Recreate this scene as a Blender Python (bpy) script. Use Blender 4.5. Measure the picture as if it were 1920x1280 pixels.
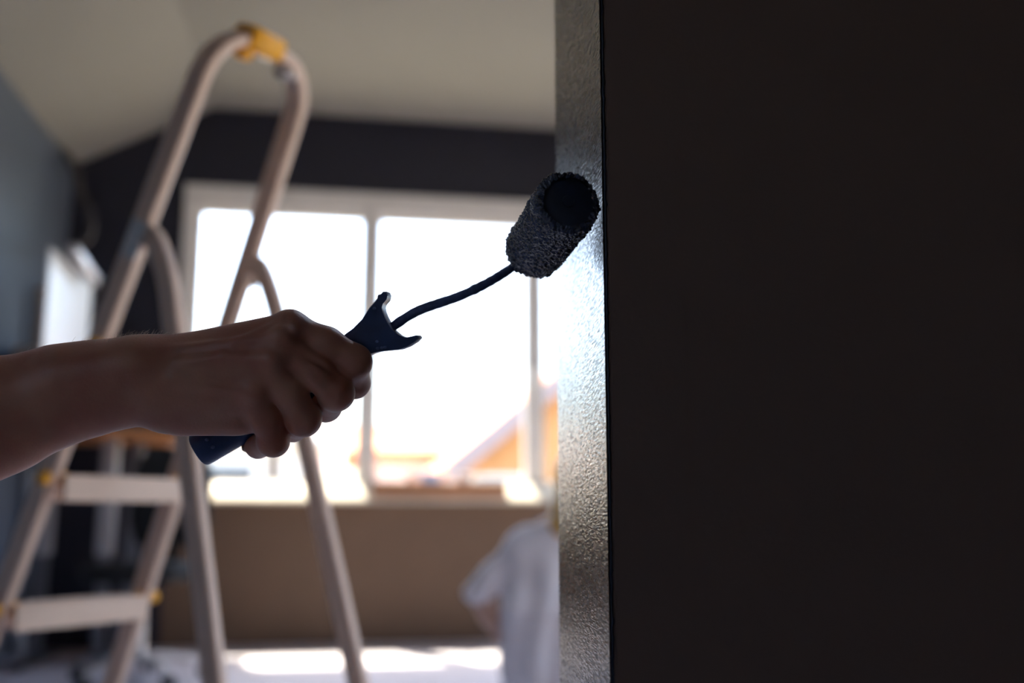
import bpy, math, random
import numpy as np
from mathutils import Vector, Matrix, noise

random.seed(7)
rng = np.random.default_rng(7)
for o in list(bpy.data.objects):
    bpy.data.objects.remove(o, do_unlink=True)
S = bpy.context.scene
COL = S.collection

# ------------------------------------------------------------------ camera
F = 1867.0                       # focal length in pixels of the 1920 px wide frame (35 mm lens)
PITCH, YAW, CAM_H = math.radians(9.79), math.radians(9.4), 0.77
FW = np.array([math.sin(YAW) * math.cos(PITCH), math.cos(YAW) * math.cos(PITCH), math.sin(PITCH)])
RT = np.array([math.cos(YAW), -math.sin(YAW), 0.0])
UP = np.cross(RT, FW)
CO = np.array([0.0, 0.0, CAM_H])
cam_d = bpy.data.cameras.new('camera')
cam = bpy.data.objects.new('camera', cam_d)
COL.objects.link(cam)
cam.matrix_world = Matrix(((RT[0], UP[0], -FW[0], CO[0]), (RT[1], UP[1], -FW[1], CO[1]),
                           (RT[2], UP[2], -FW[2], CO[2]), (0, 0, 0, 1)))
cam_d.sensor_width = 36.0
cam_d.lens = 36.0 * F / 1920.0
cam_d.clip_start = 0.02
cam_d.clip_end = 400
cam_d.dof.use_dof = True
cam_d.dof.focus_distance = 0.635
cam_d.dof.aperture_fstop = 2.9
cam_d.dof.aperture_blades = 9
S.camera = cam

# ------------------------------------------------------------------ sky, sun, exposure
SUN_T = np.array([-0.20, 0.38, 1.0])            # direction towards the sun
SUN_T = SUN_T / np.linalg.norm(SUN_T)
world = bpy.data.worlds.new('sky')
S.world = world
world.use_nodes = True
wn = world.node_tree
wn.nodes.clear()
w_out = wn.nodes.new('ShaderNodeOutputWorld')
w_bg = wn.nodes.new('ShaderNodeBackground')
w_sky = wn.nodes.new('ShaderNodeTexSky')
w_sky.sky_type = 'NISHITA'
w_sky.sun_disc = False
w_sky.sun_elevation = math.asin(SUN_T[2])
w_sky.sun_rotation = math.atan2(SUN_T[0], SUN_T[1])
w_sky.dust_density = 3.0
w_sky.air_density = 1.0
w_bg.inputs['Strength'].default_value = 0.42
wn.links.new(w_sky.outputs[0], w_bg.inputs['Color'])
wn.links.new(w_bg.outputs[0], w_out.inputs['Surface'])
sun_d = bpy.data.lights.new('sun', 'SUN')
sun_d.energy = 9.0
sun_d.color = (1.0, 0.87, 0.70)
sun_d.angle = math.radians(0.6)
sun = bpy.data.objects.new('sun', sun_d)
COL.objects.link(sun)
sun.rotation_euler = Vector(SUN_T).to_track_quat('Z', 'Y').to_euler()
sun.location = (-3, 8, 12)
S.view_settings.view_transform = 'Standard'
S.view_settings.look = 'None'
S.view_settings.gamma = 1.0
S.view_settings.use_curve_mapping = False
S.view_settings.exposure = 1.75
S.cycles.max_bounces = 10
S.cycles.diffuse_bounces = 7
S.cycles.glossy_bounces = 4
S.cycles.transparent_max_bounces = 12
S.cycles.sample_clamp_indirect = 6.0
S.cycles.caustics_reflective = False
S.cycles.caustics_refractive = False
S.cycles.use_denoising = True

# ------------------------------------------------------------------ helpers
def ray(x, y):
    return FW + RT * (x - 960) / F - UP * (y - 640) / F
def P(x, y, Z):                 # point seen at pixel (x, y) at camera depth Z
    return CO + ray(x, y) * Z
def onY(x, y, Y):
    r = ray(x, y); return CO + r * Y / r[1]
def onX(x, y, X):
    r = ray(x, y); return CO + r * X / r[0]
def L(x, y, Z):                 # same in camera axes (right, up, forward)
    return np.array([(x - 960) / F * Z, -(y - 640) / F * Z, Z])
def to_world(v):
    v = np.asarray(v)
    return CO + v[..., 0:1] * RT + v[..., 1:2] * UP + v[..., 2:3] * FW
def V3(*a):
    return np.array(a, float)
def unit(v):
    v = np.asarray(v, float); return v / np.linalg.norm(v)

ORIGIN = {}
def tag(o, label=None, cat=None, group=None, kind=None):
    if label: o['label'] = label
    if cat: o['category'] = cat
    if group: o['group'] = group
    if kind: o['kind'] = kind
    return o
def empty(name, loc, label=None, cat=None, group=None, kind=None):
    o = bpy.data.objects.new(name, None)
    o.empty_display_size = 0.05
    COL.objects.link(o)
    o.location = loc
    ORIGIN[o.name] = np.array(loc, float)
    return tag(o, label, cat, group, kind)
def link_mesh(name, verts, faces, mat, parent=None, smooth=False, bevel=0, auto=None, seg=2):
    verts = np.asarray(verts, float)
    if parent is not None:
        org = ORIGIN[parent.name]
        loc = (0, 0, 0)
    else:
        lo, hi = verts.min(0), verts.max(0)
        org = np.array([(lo[0] + hi[0]) / 2, (lo[1] + hi[1]) / 2, lo[2]])
        loc = org
    me = bpy.data.meshes.new(name)
    me.from_pydata((verts - org).tolist(), [], [list(map(int, f)) for f in faces])
    me.materials.append(mat)
    if smooth:
        me.polygons.foreach_set('use_smooth', [True] * len(me.polygons))
        if auto is not None:
            me.set_sharp_from_angle(angle=math.radians(auto))
    me.update()
    o = bpy.data.objects.new(name, me)
    COL.objects.link(o)
    o.location = loc
    ORIGIN[o.name] = org
    if parent is not None:
        o.parent = parent
    if bevel:
        b = o.modifiers.new('bevel', 'BEVEL')
        b.width = bevel; b.segments = seg; b.limit_method = 'ANGLE'; b.angle_limit = math.radians(40)
    return o

class MB:
    def __init__(s):
        s.v = []; s.f = []
    def add(s, vs, fs):
        n = len(s.v)
        s.v += [np.asarray(v, float) for v in vs]
        s.f += [[n + i for i in f] for f in fs]
        return s
    def obox(s, c, ax, half):
        c = np.asarray(c, float)
        ax = [np.asarray(a, float) for a in ax]
        vs = [c + ax[0] * half[0] * i + ax[1] * half[1] * j + ax[2] * half[2] * k
              for k in (-1, 1) for j in (-1, 1) for i in (-1, 1)]
        fs = [[0, 2, 3, 1], [4, 5, 7, 6], [0, 1, 5, 4], [2, 6, 7, 3], [0, 4, 6, 2], [1, 3, 7, 5]]
        if np.dot(np.cross(ax[0], ax[1]), ax[2]) < 0:
            fs = [f[::-1] for f in fs]
        return s.add(vs, fs)
    def box(s, lo, hi):
        lo, hi = np.array(lo, float), np.array(hi, float)
        return s.obox((lo + hi) / 2, np.eye(3), (hi - lo) / 2)
    def sweep(s, path, prof, ref, close=True):
        """prof: function i -> list of 2D points (a along ref, b along tangent x ref)"""
        path = [np.asarray(p, float) for p in path]
        n = len(path); rings = []
        r = np.asarray(ref, float)
        for i, p in enumerate(path):
            t = unit(path[min(i + 1, n - 1)] - path[max(i - 1, 0)])
            r = unit(r - t * np.dot(r, t))
            b = np.cross(t, r)
            rings.append([p + r * u + b * w for u, w in prof(i)])
        m = len(rings[0])
        vs = [q for ring in rings for q in ring]
        fs = []
        for i in range(n - 1):
            for j in range(m):
                k = (j + 1) % m
                fs.append([i * m + j, i * m + k, (i + 1) * m + k, (i + 1) * m + j])
        if close:
            fs.append(list(range(m))[::-1])
            fs.append([(n - 1) * m + j for j in range(m)])
        return s.add(vs, fs)
    def tube(s, path, r, n=10, ref=None):
        path = [np.asarray(p, float) for p in path]
        rr = r if hasattr(r, '__len__') else [r] * len(path)
        t = unit(path[1] - path[0])
        if ref is None:
            ref = np.array([0, 0, 1.0]) if abs(t[2]) < 0.9 else np.array([1.0, 0, 0])
        cs = [(math.cos(2 * math.pi * j / n), math.sin(2 * math.pi * j / n)) for j in range(n)]
        return s.sweep(path, lambda i: [(c * rr[i], d * rr[i]) for c, d in cs], ref)
    def prism(s, pts, depth):
        """pts: closed 3D outline; depth: vector"""
        n = len(pts); pts = [np.asarray(p, float) for p in pts]
        d = np.asarray(depth, float)
        fs = [list(range(n)), [n + j for j in range(n)][::-1]]
        for j in range(n):
            k = (j + 1) % n
            fs.append([j, n + j, n + k, k])
        nrm = np.zeros(3)
        for j in range(n):
            nrm += np.cross(pts[j], pts[(j + 1) % n])
        if np.dot(nrm, d) > 0:
            fs = [f[::-1] for f in fs]
        return s.add(pts + [p + d for p in pts], fs)
    def build(s, name, mat, parent=None, **k):
        return link_mesh(name, s.v, s.f, mat, parent, **k)

def rrect(w, d, r, n=3):
    pts = []
    for cx, cy, a0 in ((w / 2 - r, d / 2 - r, 0), (-w / 2 + r, d / 2 - r, 90), (-w / 2 + r, -d / 2 + r, 180), (w / 2 - r, -d / 2 + r, 270)):
        for i in range(n + 1):
            a = math.radians(a0 + 90 * i / n)
            pts.append((cx + r * math.cos(a), cy + r * math.sin(a)))
    return pts
def bez(p, n=12):               # Catmull-Rom through points
    p = [np.asarray(q, float) for q in p]
    p = [2 * p[0] - p[1]] + p + [2 * p[-1] - p[-2]]
    out = []
    for i in range(1, len(p) - 2):
        for k in range(n):
            t = k / n
            out.append(0.5 * (2 * p[i] + (p[i + 1] - p[i - 1]) * t + (2 * p[i - 1] - 5 * p[i] + 4 * p[i + 1] - p[i + 2]) * t * t
                              + (3 * p[i] - p[i - 1] - 3 * p[i + 1] + p[i + 2]) * t ** 3))
    out.append(p[-2])
    return out

# ------------------------------------------------------------------ materials
def mat(name, col, rough=0.5, metal=0.0, var=0.0, vscale=6.0, bump=0.0, bscale=60.0, bdist=0.002, spec=0.5,
        stretch=(1, 1, 1), sss=0.0, sheen=0.0, coat=0.0, detail=3.0, rvar=0.0, col2=None):
    m = bpy.data.materials.new(name)
    m.use_nodes = True
    nt = m.node_tree
    b = nt.nodes['Principled BSDF']
    b.inputs['Roughness'].default_value = rough
    b.inputs['Metallic'].default_value = metal
    b.inputs['Specular IOR Level'].default_value = spec
    b.inputs['Coat Weight'].default_value = coat
    b.inputs['Coat Roughness'].default_value = 0.08
    tc = nt.nodes.new('ShaderNodeTexCoord')
    mp = nt.nodes.new('ShaderNodeMapping')
    mp.inputs['Scale'].default_value = stretch
    nt.links.new(tc.outputs['Object'], mp.inputs['Vector'])
    nz = nt.nodes.new('ShaderNodeTexNoise')
    nz.inputs['Scale'].default_value = vscale
    nz.inputs['Detail'].default_value = 4
    nt.links.new(mp.outputs[0], nz.inputs['Vector'])
    rp = nt.nodes.new('ShaderNodeValToRGB')
    c = np.array(col)
    lo = np.array(col2) if col2 is not None else c * (1 - var)
    hi = c if col2 is not None else np.minimum(c * (1 + var), 1)
    rp.color_ramp.elements[0].position = 0.35
    rp.color_ramp.elements[1].position = 0.65
    rp.color_ramp.elements[0].color = (*lo, 1)
    rp.color_ramp.elements[1].color = (*hi, 1)
    nt.links.new(nz.outputs['Fac'], rp.inputs['Fac'])
    nt.links.new(rp.outputs['Color'], b.inputs['Base Color'])
    if rvar:
        mr = nt.nodes.new('ShaderNodeMapRange')
        mr.inputs['To Min'].default_value = max(rough - rvar, 0.02)
        mr.inputs['To Max'].default_value = rough + rvar
        nt.links.new(nz.outputs['Fac'], mr.inputs['Value'])
        nt.links.new(mr.outputs[0], b.inputs['Roughness'])
    if bump:
        n2 = nt.nodes.new('ShaderNodeTexNoise')
        n2.inputs['Scale'].default_value = bscale
        n2.inputs['Detail'].default_value = detail
        nt.links.new(mp.outputs[0], n2.inputs['Vector'])
        bp = nt.nodes.new('ShaderNodeBump')
        bp.inputs['Strength'].default_value = bump
        bp.inputs['Distance'].default_value = bdist
        nt.links.new(n2.outputs['Fac'], bp.inputs['Height'])
        nt.links.new(bp.outputs[0], b.inputs['Normal'])
    if sheen:
        b.inputs['Sheen Weight'].default_value = sheen
        b.inputs['Sheen Roughness'].default_value = 0.3
        b.inputs['Sheen Tint'].default_value = (1, 0.9, 0.85, 1)
    if sss:
        b.inputs['Subsurface Weight'].default_value = sss
        b.inputs['Subsurface Radius'].default_value = (1.0, 0.35, 0.2)
        b.inputs['Subsurface Scale'].default_value = 0.004
    return m
def glass_mat(name):
    m = bpy.data.materials.new(name)
    m.use_nodes = True
    nt = m.node_tree
    nt.nodes.clear()
    out = nt.nodes.new('ShaderNodeOutputMaterial')
    mix = nt.nodes.new('ShaderNodeMixShader')
    tr = nt.nodes.new('ShaderNodeBsdfTransparent')
    tr.inputs['Color'].default_value = (0.97, 0.985, 0.98, 1)
    gl = nt.nodes.new('ShaderNodeBsdfGlossy')
    gl.inputs['Roughness'].default_value = 0.02
    lw = nt.nodes.new('ShaderNodeLayerWeight')
    lw.inputs['Blend'].default_value = 0.5
    pw = nt.nodes.new('ShaderNodeMath'); pw.operation = 'POWER'
    pw.inputs[1].default_value = 5.0
    ma = nt.nodes.new('ShaderNodeMath'); ma.operation = 'MULTIPLY_ADD'
    ma.inputs[1].default_value = 0.9
    ma.inputs[2].default_value = 0.03
    nt.links.new(lw.outputs['Facing'], pw.inputs[0])
    nt.links.new(pw.outputs[0], ma.inputs[0])
    nt.links.new(ma.outputs[0], mix.inputs[0])
    nt.links.new(tr.outputs[0], mix.inputs[1])
    nt.links.new(gl.outputs[0], mix.inputs[2])
    nt.links.new(mix.outputs[0], out.inputs['Surface'])
    return m

M = {}
M['wall_dark'] = mat('dark_grey_wall_paint', (0.015, 0.0155, 0.030), 0.5, var=0.06, vscale=1.5, bump=0.15, bscale=140)
M['wall_brown'] = mat('brown_lower_wall', (0.140, 0.084, 0.053), 0.7, var=0.08, vscale=1.5, bump=0.15, bscale=140)  # wall below the window, browner than the wall around it
M['wall_left'] = mat('satin_grey_wall_paint', (0.115, 0.14, 0.19), 0.42, var=0.04, vscale=1.2, bump=0.15, bscale=140)
M['wall_near'] = mat('brown_grey_wall_paint', (0.175, 0.115, 0.096), 0.75, var=0.05, vscale=2.0, bump=0.12, bscale=220, spec=0.3)
M['wall_back'] = mat('grey_plaster', (0.72, 0.68, 0.64), 0.85, var=0.08, vscale=1.5)
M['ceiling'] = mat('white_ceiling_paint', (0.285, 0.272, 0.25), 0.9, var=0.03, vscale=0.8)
M['floor'] = mat('pale_grey_floor', (0.56, 0.54, 0.60), 0.45, var=0.08, vscale=2.0, bump=0.1, bscale=40)
M['white_paint'] = mat('white_window_paint', (0.87, 0.84, 0.80), 0.4, var=0.03)
M['sill'] = mat('cream_sill_paint', (0.82, 0.76, 0.64), 0.4, var=0.04)
M['glass'] = glass_mat('window_glass')
M['steel'] = mat('brushed_steel', (0.62, 0.61, 0.60), 0.28, metal=1.0, var=0.05)
M['gunmetal'] = mat('dark_steel', (0.22, 0.22, 0.24), 0.35, metal=0.9)
M['ladder'] = mat('cream_ladder_enamel', (0.76, 0.57, 0.45), 0.38, var=0.05, vscale=8, bump=0.05, bscale=90)
M['yellow'] = mat('yellow_plastic', (0.90, 0.42, 0.004), 0.4, var=0.08)
M['paint_wet'] = mat('wet_black_paint', (0.012, 0.013, 0.018), 0.19, var=0.1, vscale=650, rvar=0.30, spec=0.5, bump=1.0, bscale=700, bdist=0.00055, stretch=(0.3, 0.17, 0.9), detail=2.5)
M['handle'] = mat('flare_blue_plastic_with_dried_paint', (0.022, 0.050, 0.150), 0.42, var=0.25, vscale=60, bump=0.25, bscale=300, bdist=0.0006)  # blue of the lens flare put into handle and core colours
M['rod'] = mat('paint_coated_steel_rod', (0.10, 0.15, 0.32), 0.4, var=0.3, vscale=120, bump=0.5, bscale=350, bdist=0.0008)  # flare tint raised further in the rod colour
M['fleece'] = mat('paint_soaked_fleece', (0.022, 0.030, 0.062), 0.24, var=0.3, vscale=200, bump=0.9, bscale=900, bdist=0.0005, detail=2, spec=0.8, coat=0.5, sheen=0.25)  # base colour includes the bluish glare over the roller
M['core'] = mat('flare_blue_roller_core', (0.008, 0.013, 0.032), 0.5, var=0.3, vscale=80, bump=0.3, bscale=300, bdist=0.0005)
M['skin'] = mat('skin', (0.53, 0.255, 0.170), 0.42, sheen=0.35, col2=(0.45, 0.17, 0.115), vscale=28, bump=0.35, bscale=520, bdist=0.0005, sss=0.25, detail=5)
M['skin_far'] = mat('skin_of_kneeling_person', (0.60, 0.38, 0.28), 0.5, var=0.05)
M['hair_arm'] = mat('light_arm_hair', (0.75, 0.64, 0.52), 0.3)
M['blond'] = mat('blond_hair', (0.72, 0.42, 0.10), 0.45, var=0.25, vscale=40, stretch=(1, 1, 0.15), bump=0.5, bscale=120, bdist=0.004)
M['coverall'] = mat('white_work_cloth', (0.86, 0.82, 0.82), 0.85, var=0.03, bump=0.15, bscale=300)
M['sleeve'] = mat('grey_work_cloth', (0.20, 0.20, 0.22), 0.9, var=0.08, bump=0.2, bscale=300)
M['wood'] = mat('orange_brown_wood', (0.48, 0.20, 0.075), 0.4, var=0.2, vscale=5, stretch=(0.4, 6, 6), bump=0.1, bscale=80)
M['plank'] = mat('brown_plank', (0.42, 0.21, 0.11), 0.6, var=0.2, vscale=6, stretch=(0.4, 6, 6))
M['black'] = mat('black_fabric', (0.012, 0.012, 0.013), 0.8, var=0.2, bump=0.3, bscale=400)
M['black_plastic'] = mat('black_plastic', (0.015, 0.015, 0.016), 0.4)
M['whiteboard'] = mat('white_board_enamel', (0.85, 0.86, 0.88), 0.3, var=0.01)
M['alu'] = mat('matt_aluminium', (0.55, 0.52, 0.52), 0.4, metal=0.6)
M['lamp'] = mat('brown_grey_lamp_enamel', (0.05, 0.042, 0.04), 0.5)
M['card'] = mat('cardboard', (0.62, 0.46, 0.34), 0.9, var=0.08)
M['tube'] = mat('brown_paper_tube', (0.30, 0.20, 0.14), 0.8, var=0.1)
M['hose'] = mat('grey_hose_plastic', (0.20, 0.20, 0.22), 0.45)
M['blue'] = mat('pale_blue_plastic', (0.45, 0.60, 0.86), 0.35, var=0.03)
M['white_pl'] = mat('white_plastic', (0.85, 0.84, 0.83), 0.35, var=0.02)
M['ground'] = mat('grass_and_paving', (0.20, 0.19, 0.14), 0.9, var=0.12, vscale=0.7)
M['render'] = mat('white_house_render', (0.85, 0.82, 0.78), 0.9, var=0.03)
M['roof'] = mat('orange_roof_tile', (0.62, 0.22, 0.09), 0.8, var=0.15, vscale=3)
M['clad'] = mat('orange_cladding', (0.62, 0.30, 0.12), 0.8, var=0.1, vscale=3)
M['fascia'] = mat('pinkish_grey_fascia', (0.36, 0.27, 0.27), 0.7)
M['dark_glass'] = mat('house_window_glass', (0.10, 0.12, 0.15), 0.1)
M['leaf'] = mat('green_leaves', (0.07, 0.16, 0.03), 0.55, var=0.3, vscale=2)
M['bark'] = mat('tree_bark', (0.16, 0.11, 0.08), 0.9, var=0.2, vscale=8, bump=0.4, bscale=30)

# ------------------------------------------------------------------ room shell
YW, XL, XR, YB = 6.285, -1.72, 3.30, -2.20
Z_EAVE, X_CREASE, Z_CEIL = 2.90, -0.905, 3.335
WX0, WX1, WZ0, WZ1 = -1.05, 2.45, 0.845, 2.82
WT = 0.13
m = MB().box((XL - .12, YB - .12, -.15), (XR + .12, YW + WT, 0))
tag(m.build('floor', M['floor']), kind='structure')
m = MB()
def wall_piece(pts):
    m.prism([V3(x, YW, z) for x, z in pts], (0, WT, 0))
zs = lambda x: Z_EAVE + (x - XL) / (X_CREASE - XL) * (Z_CEIL - Z_EAVE)
wall_piece([(XL, 0), (WX0, 0), (WX0, zs(WX0)), (XL, Z_EAVE)])
wall_piece([(WX0, WZ1), (WX1, WZ1), (WX1, Z_CEIL), (X_CREASE, Z_CEIL), (WX0, zs(WX0))])
wall_piece([(WX1, 0), (XR, 0), (XR, Z_CEIL), (WX1, Z_CEIL)])
wf_ = tag(m.build('wall_far', M['wall_dark']), kind='structure')
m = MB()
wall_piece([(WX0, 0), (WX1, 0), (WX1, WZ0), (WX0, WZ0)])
tag(m.build('under_window_panel', M['wall_brown'], wf_), 'brown wall below the window')
HY0, HY1, HZ0, HZ1 = -1.40, -0.60, 1.10, 1.70      # unseen small window in the left-hand wall, added to brighten hand and partition
m = MB().box((XL - .12, YB - .12, 0), (XL, HY0, Z_EAVE)).box((XL - .12, HY1, 0), (XL, YW + WT, Z_EAVE))
m.box((XL - .12, HY0, 0), (XL, HY1, HZ0)).box((XL - .12, HY0, HZ1), (XL, HY1, Z_EAVE))
tag(m.build('wall_left', M['wall_left']), kind='structure')
RY0, RY1, RZ0, RZ1 = 1.0, 3.2, 0.12, 2.82          # opening of the second window, in the right-hand wall
m = MB().box((XR, YB - .12, 0), (XR + .12, RY0, Z_CEIL)).box((XR, RY1, 0), (XR + .12, YW + WT, Z_CEIL))
m.box((XR, RY0, 0), (XR + .12, RY1, RZ0)).box((XR, RY0, RZ1), (XR + .12, RY1, Z_CEIL))
tag(m.build('wall_right', M['wall_back']), kind='structure')
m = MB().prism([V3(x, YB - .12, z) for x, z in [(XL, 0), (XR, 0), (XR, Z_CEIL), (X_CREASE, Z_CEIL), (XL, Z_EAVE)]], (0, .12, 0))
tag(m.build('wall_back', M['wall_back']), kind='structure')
CX0, CX1, CY0, CY1 = 0.7, 2.3, 1.9, 3.2             # opening for an unseen roof window, added to light the room from above
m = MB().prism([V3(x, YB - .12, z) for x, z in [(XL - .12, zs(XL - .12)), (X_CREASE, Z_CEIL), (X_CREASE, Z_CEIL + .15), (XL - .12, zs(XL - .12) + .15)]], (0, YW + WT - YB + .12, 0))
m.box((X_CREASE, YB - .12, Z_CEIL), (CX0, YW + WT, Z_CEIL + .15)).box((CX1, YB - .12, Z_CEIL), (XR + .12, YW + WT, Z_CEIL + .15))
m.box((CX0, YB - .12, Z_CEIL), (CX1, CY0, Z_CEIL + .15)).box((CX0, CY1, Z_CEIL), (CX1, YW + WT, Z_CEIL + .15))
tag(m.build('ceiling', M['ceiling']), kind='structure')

# ------------------------------------------------------------------ the window: outer frame, three sashes, panes, sill
win = empty('window_1', (0.7, YW, WZ0), 'wide white three-part window above the low sill', kind='structure')
fy0, fy1 = YW - 0.015, YW + 0.085
def member(name, x0, x1, z0, z1, y0=fy0, y1=fy1, par=win, mt='white_paint', bv=0.006):
    return MB().box((x0, y0, z0), (x1, y1, z1)).build(name, M[mt], par, bevel=bv)
FWD = 0.075
member('frame_jamb', WX0, WX0 + FWD, WZ0 + .10, WZ1)
member('frame_jamb', WX1 - FWD, WX1, WZ0 + .10, WZ1)
member('frame_head', WX0 + FWD, WX1 - FWD, WZ1 - .125, WZ1)
member('frame_sill_rail', WX0 + FWD, WX1 - FWD, WZ0 + .02, WZ0 + .075)
SASH = [(-.975, .122), (.122, 1.190), (1.190, 2.375)]
for xm in (.122, 1.190):
    member('mullion', xm - .024, xm + .024, WZ0 + .075, WZ1 - .125)
for i, (a, b) in enumerate(SASH):
    a2 = a if i == 0 else a + .024
    b2 = b if i == 2 else b - .024
    z0, z1, w, hh = WZ0 + .075, WZ1 - .125, .04, .05
    sy0, sy1 = YW + .012, YW + .065
    sash = MB()
    sash.box((a2, sy0, z0), (a2 + w, sy1, z1)).box((b2 - w, sy0, z0), (b2, sy1, z1))
    sash.box((a2 + w, sy0, z0), (b2 - w, sy1, z0 + hh)).box((a2 + w, sy0, z1 - hh), (b2 - w, sy1, z1))
    so = sash.build('sash', M['white_paint'], win, bevel=.003)
    MB().box((a2 + w, YW + .034, z0 + hh), (b2 - w, YW + .040, z1 - hh)).build('pane', M['glass'], so)
# bull-nosed sill board
sy, sr = YW - .075, .05
prof = [(YW + .02, WZ0 - .012), (sy - sr, WZ0 - .012), (sy - sr, WZ0 - .002), (sy - sr + .006, WZ0 + .008), (YW - .045, WZ0 + 2 * sr - .006), (YW - .036, WZ0 + 2 * sr), (YW + .02, WZ0 + 2 * sr)]
m = MB().prism([V3(WX0 - .03, y, z) for y, z in prof], (WX1 - WX0 + .06, 0, 0))
m.build('window_sill', M['sill'], win, smooth=True, auto=35)
# inferred second window, out of view, enlarged to door height for more light
win2 = empty('window_2', (XR, (RY0 + RY1) / 2, RZ0), 'tall white glazed doors, enlarged for more light, in the right-hand wall', kind='structure')
def member2(name, y0, y1, z0, z1, x0=XR - .015, x1=XR + .085):
    return MB().box((x0, y0, z0), (x1, y1, z1)).build(name, M['white_paint'], win2, bevel=.006)
member2('frame_jamb', RY0, RY0 + FWD, RZ0 + .02, RZ1)
member2('frame_jamb', RY1 - FWD, RY1, RZ0 + .02, RZ1)
member2('frame_head', RY0 + FWD, RY1 - FWD, RZ1 - .10, RZ1)
member2('frame_sill_rail', RY0 + FWD, RY1 - FWD, RZ0 + .02, RZ0 + .075)
MB().box((XR - .10, RY0 - .03, RZ0 - .03), (XR + .02, RY1 + .03, RZ0 + .02)).build('threshold', M['sill'], win2, bevel=.01)
ys_ = [RY0 + FWD + (RY1 - RY0 - 2 * FWD) * k / 3 for k in range(4)]
for i in range(3):
    a, b = ys_[i], ys_[i + 1]
    if i: member2('mullion', a - .024, a + .024, RZ0 + .075, RZ1 - .10)
    a2, b2 = a + .024 * (i > 0), b - .024 * (i < 2)
    z0, z1, w = RZ0 + .075, RZ1 - .10, .045
    sx0, sx1 = XR + .012, XR + .065
    sash = MB().box((sx0, a2, z0), (sx1, a2 + w, z1)).box((sx0, b2 - w, z0), (sx1, b2, z1))
    sash.box((sx0, a2 + w, z0), (sx1, b2 - w, z0 + w)).box((sx0, a2 + w, z1 - w), (sx1, b2 - w, z1))
    so = sash.build('sash', M['white_paint'], win2, bevel=.003)
    MB().box((XR + .034, a2 + w, z0 + w), (XR + .040, b2 - w, z1 - w)).build('pane', M['glass'], so)
win3 = empty('fill_window_3', (XL, (HY0 + HY1) / 2, HZ0), 'small white window added in the left-hand wall for fill light', kind='structure')
fr3 = MB().box((XL - .09, HY0, HZ0), (XL + .01, HY0 + .06, HZ1)).box((XL - .09, HY1 - .06, HZ0), (XL + .01, HY1, HZ1))
fr3.box((XL - .09, HY0 + .06, HZ0), (XL + .01, HY1 - .06, HZ0 + .06)).box((XL - .09, HY0 + .06, HZ1 - .06), (XL + .01, HY1 - .06, HZ1))
fr3.build('frame', M['white_paint'], win3, bevel=.004)
MB().box((XL - .05, HY0 + .06, HZ0 + .06), (XL - .044, HY1 - .06, HZ1 - .06)).build('pane', M['glass'], win3)
win4 = empty('fill_window_4', ((CX0 + CX1) / 2, (CY0 + CY1) / 2, Z_CEIL), 'white roof window added in the ceiling for light from above', kind='structure')
fr4 = MB().box((CX0, CY0, Z_CEIL + .02), (CX0 + .06, CY1, Z_CEIL + .16)).box((CX1 - .06, CY0, Z_CEIL + .02), (CX1, CY1, Z_CEIL + .16))
fr4.box((CX0 + .06, CY0, Z_CEIL + .02), (CX1 - .06, CY0 + .06, Z_CEIL + .16)).box((CX0 + .06, CY1 - .06, Z_CEIL + .02), (CX1 - .06, CY1, Z_CEIL + .16))
fr4.build('frame', M['white_paint'], win4, bevel=.004)
MB().box((CX0 + .06, CY0 + .06, Z_CEIL + .13), (CX1 - .06, CY1 - .06, Z_CEIL + .136)).build('pane', M['glass'], win4)
# window handles
for xh in (.150, 1.162):
    hm = MB().box((xh - .012, YW - .018, 1.62), (xh + .012, YW + .012, 1.72))
    hm.tube([V3(xh, YW - .015, 1.67), V3(xh, YW - .055, 1.67), V3(xh, YW - .06, 1.66), V3(xh, YW - .06, 1.55)], .009, 8)
    hm.build('window_handle', M['white_pl'], win, smooth=True, auto=40)

# ------------------------------------------------------------------ near partition with the freshly painted end face
A_END = math.radians(-5.5)                        # end face runs 5.5 deg left of the camera axis
fw_h = unit(V3(FW[0], FW[1], 0))
def rot_h(v, a):                                  # clockwise seen from above
    return V3(v[0] * math.cos(a) + v[1] * math.sin(a), -v[0] * math.sin(a) + v[1] * math.cos(a), 0)
d_end = rot_h(fw_h, A_END)                        # along the end face, away from the camera
d_face = V3(d_end[1], -d_end[0], 0)               # along the dark face, to the right
near_edge = P(1137, 640, 0.605); near_edge[2] = 0
T_END = 0.203
part = MB()
c0, L_face = near_edge, 3.14
pts = [c0, c0 + d_face * L_face, c0 + d_face * L_face + d_end * T_END, c0 + d_end * T_END]
part.prism(pts, (0, 0, Z_CEIL))
wp = part.build('wall_partition', M['wall_near'])
tag(wp, kind='structure')
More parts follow.
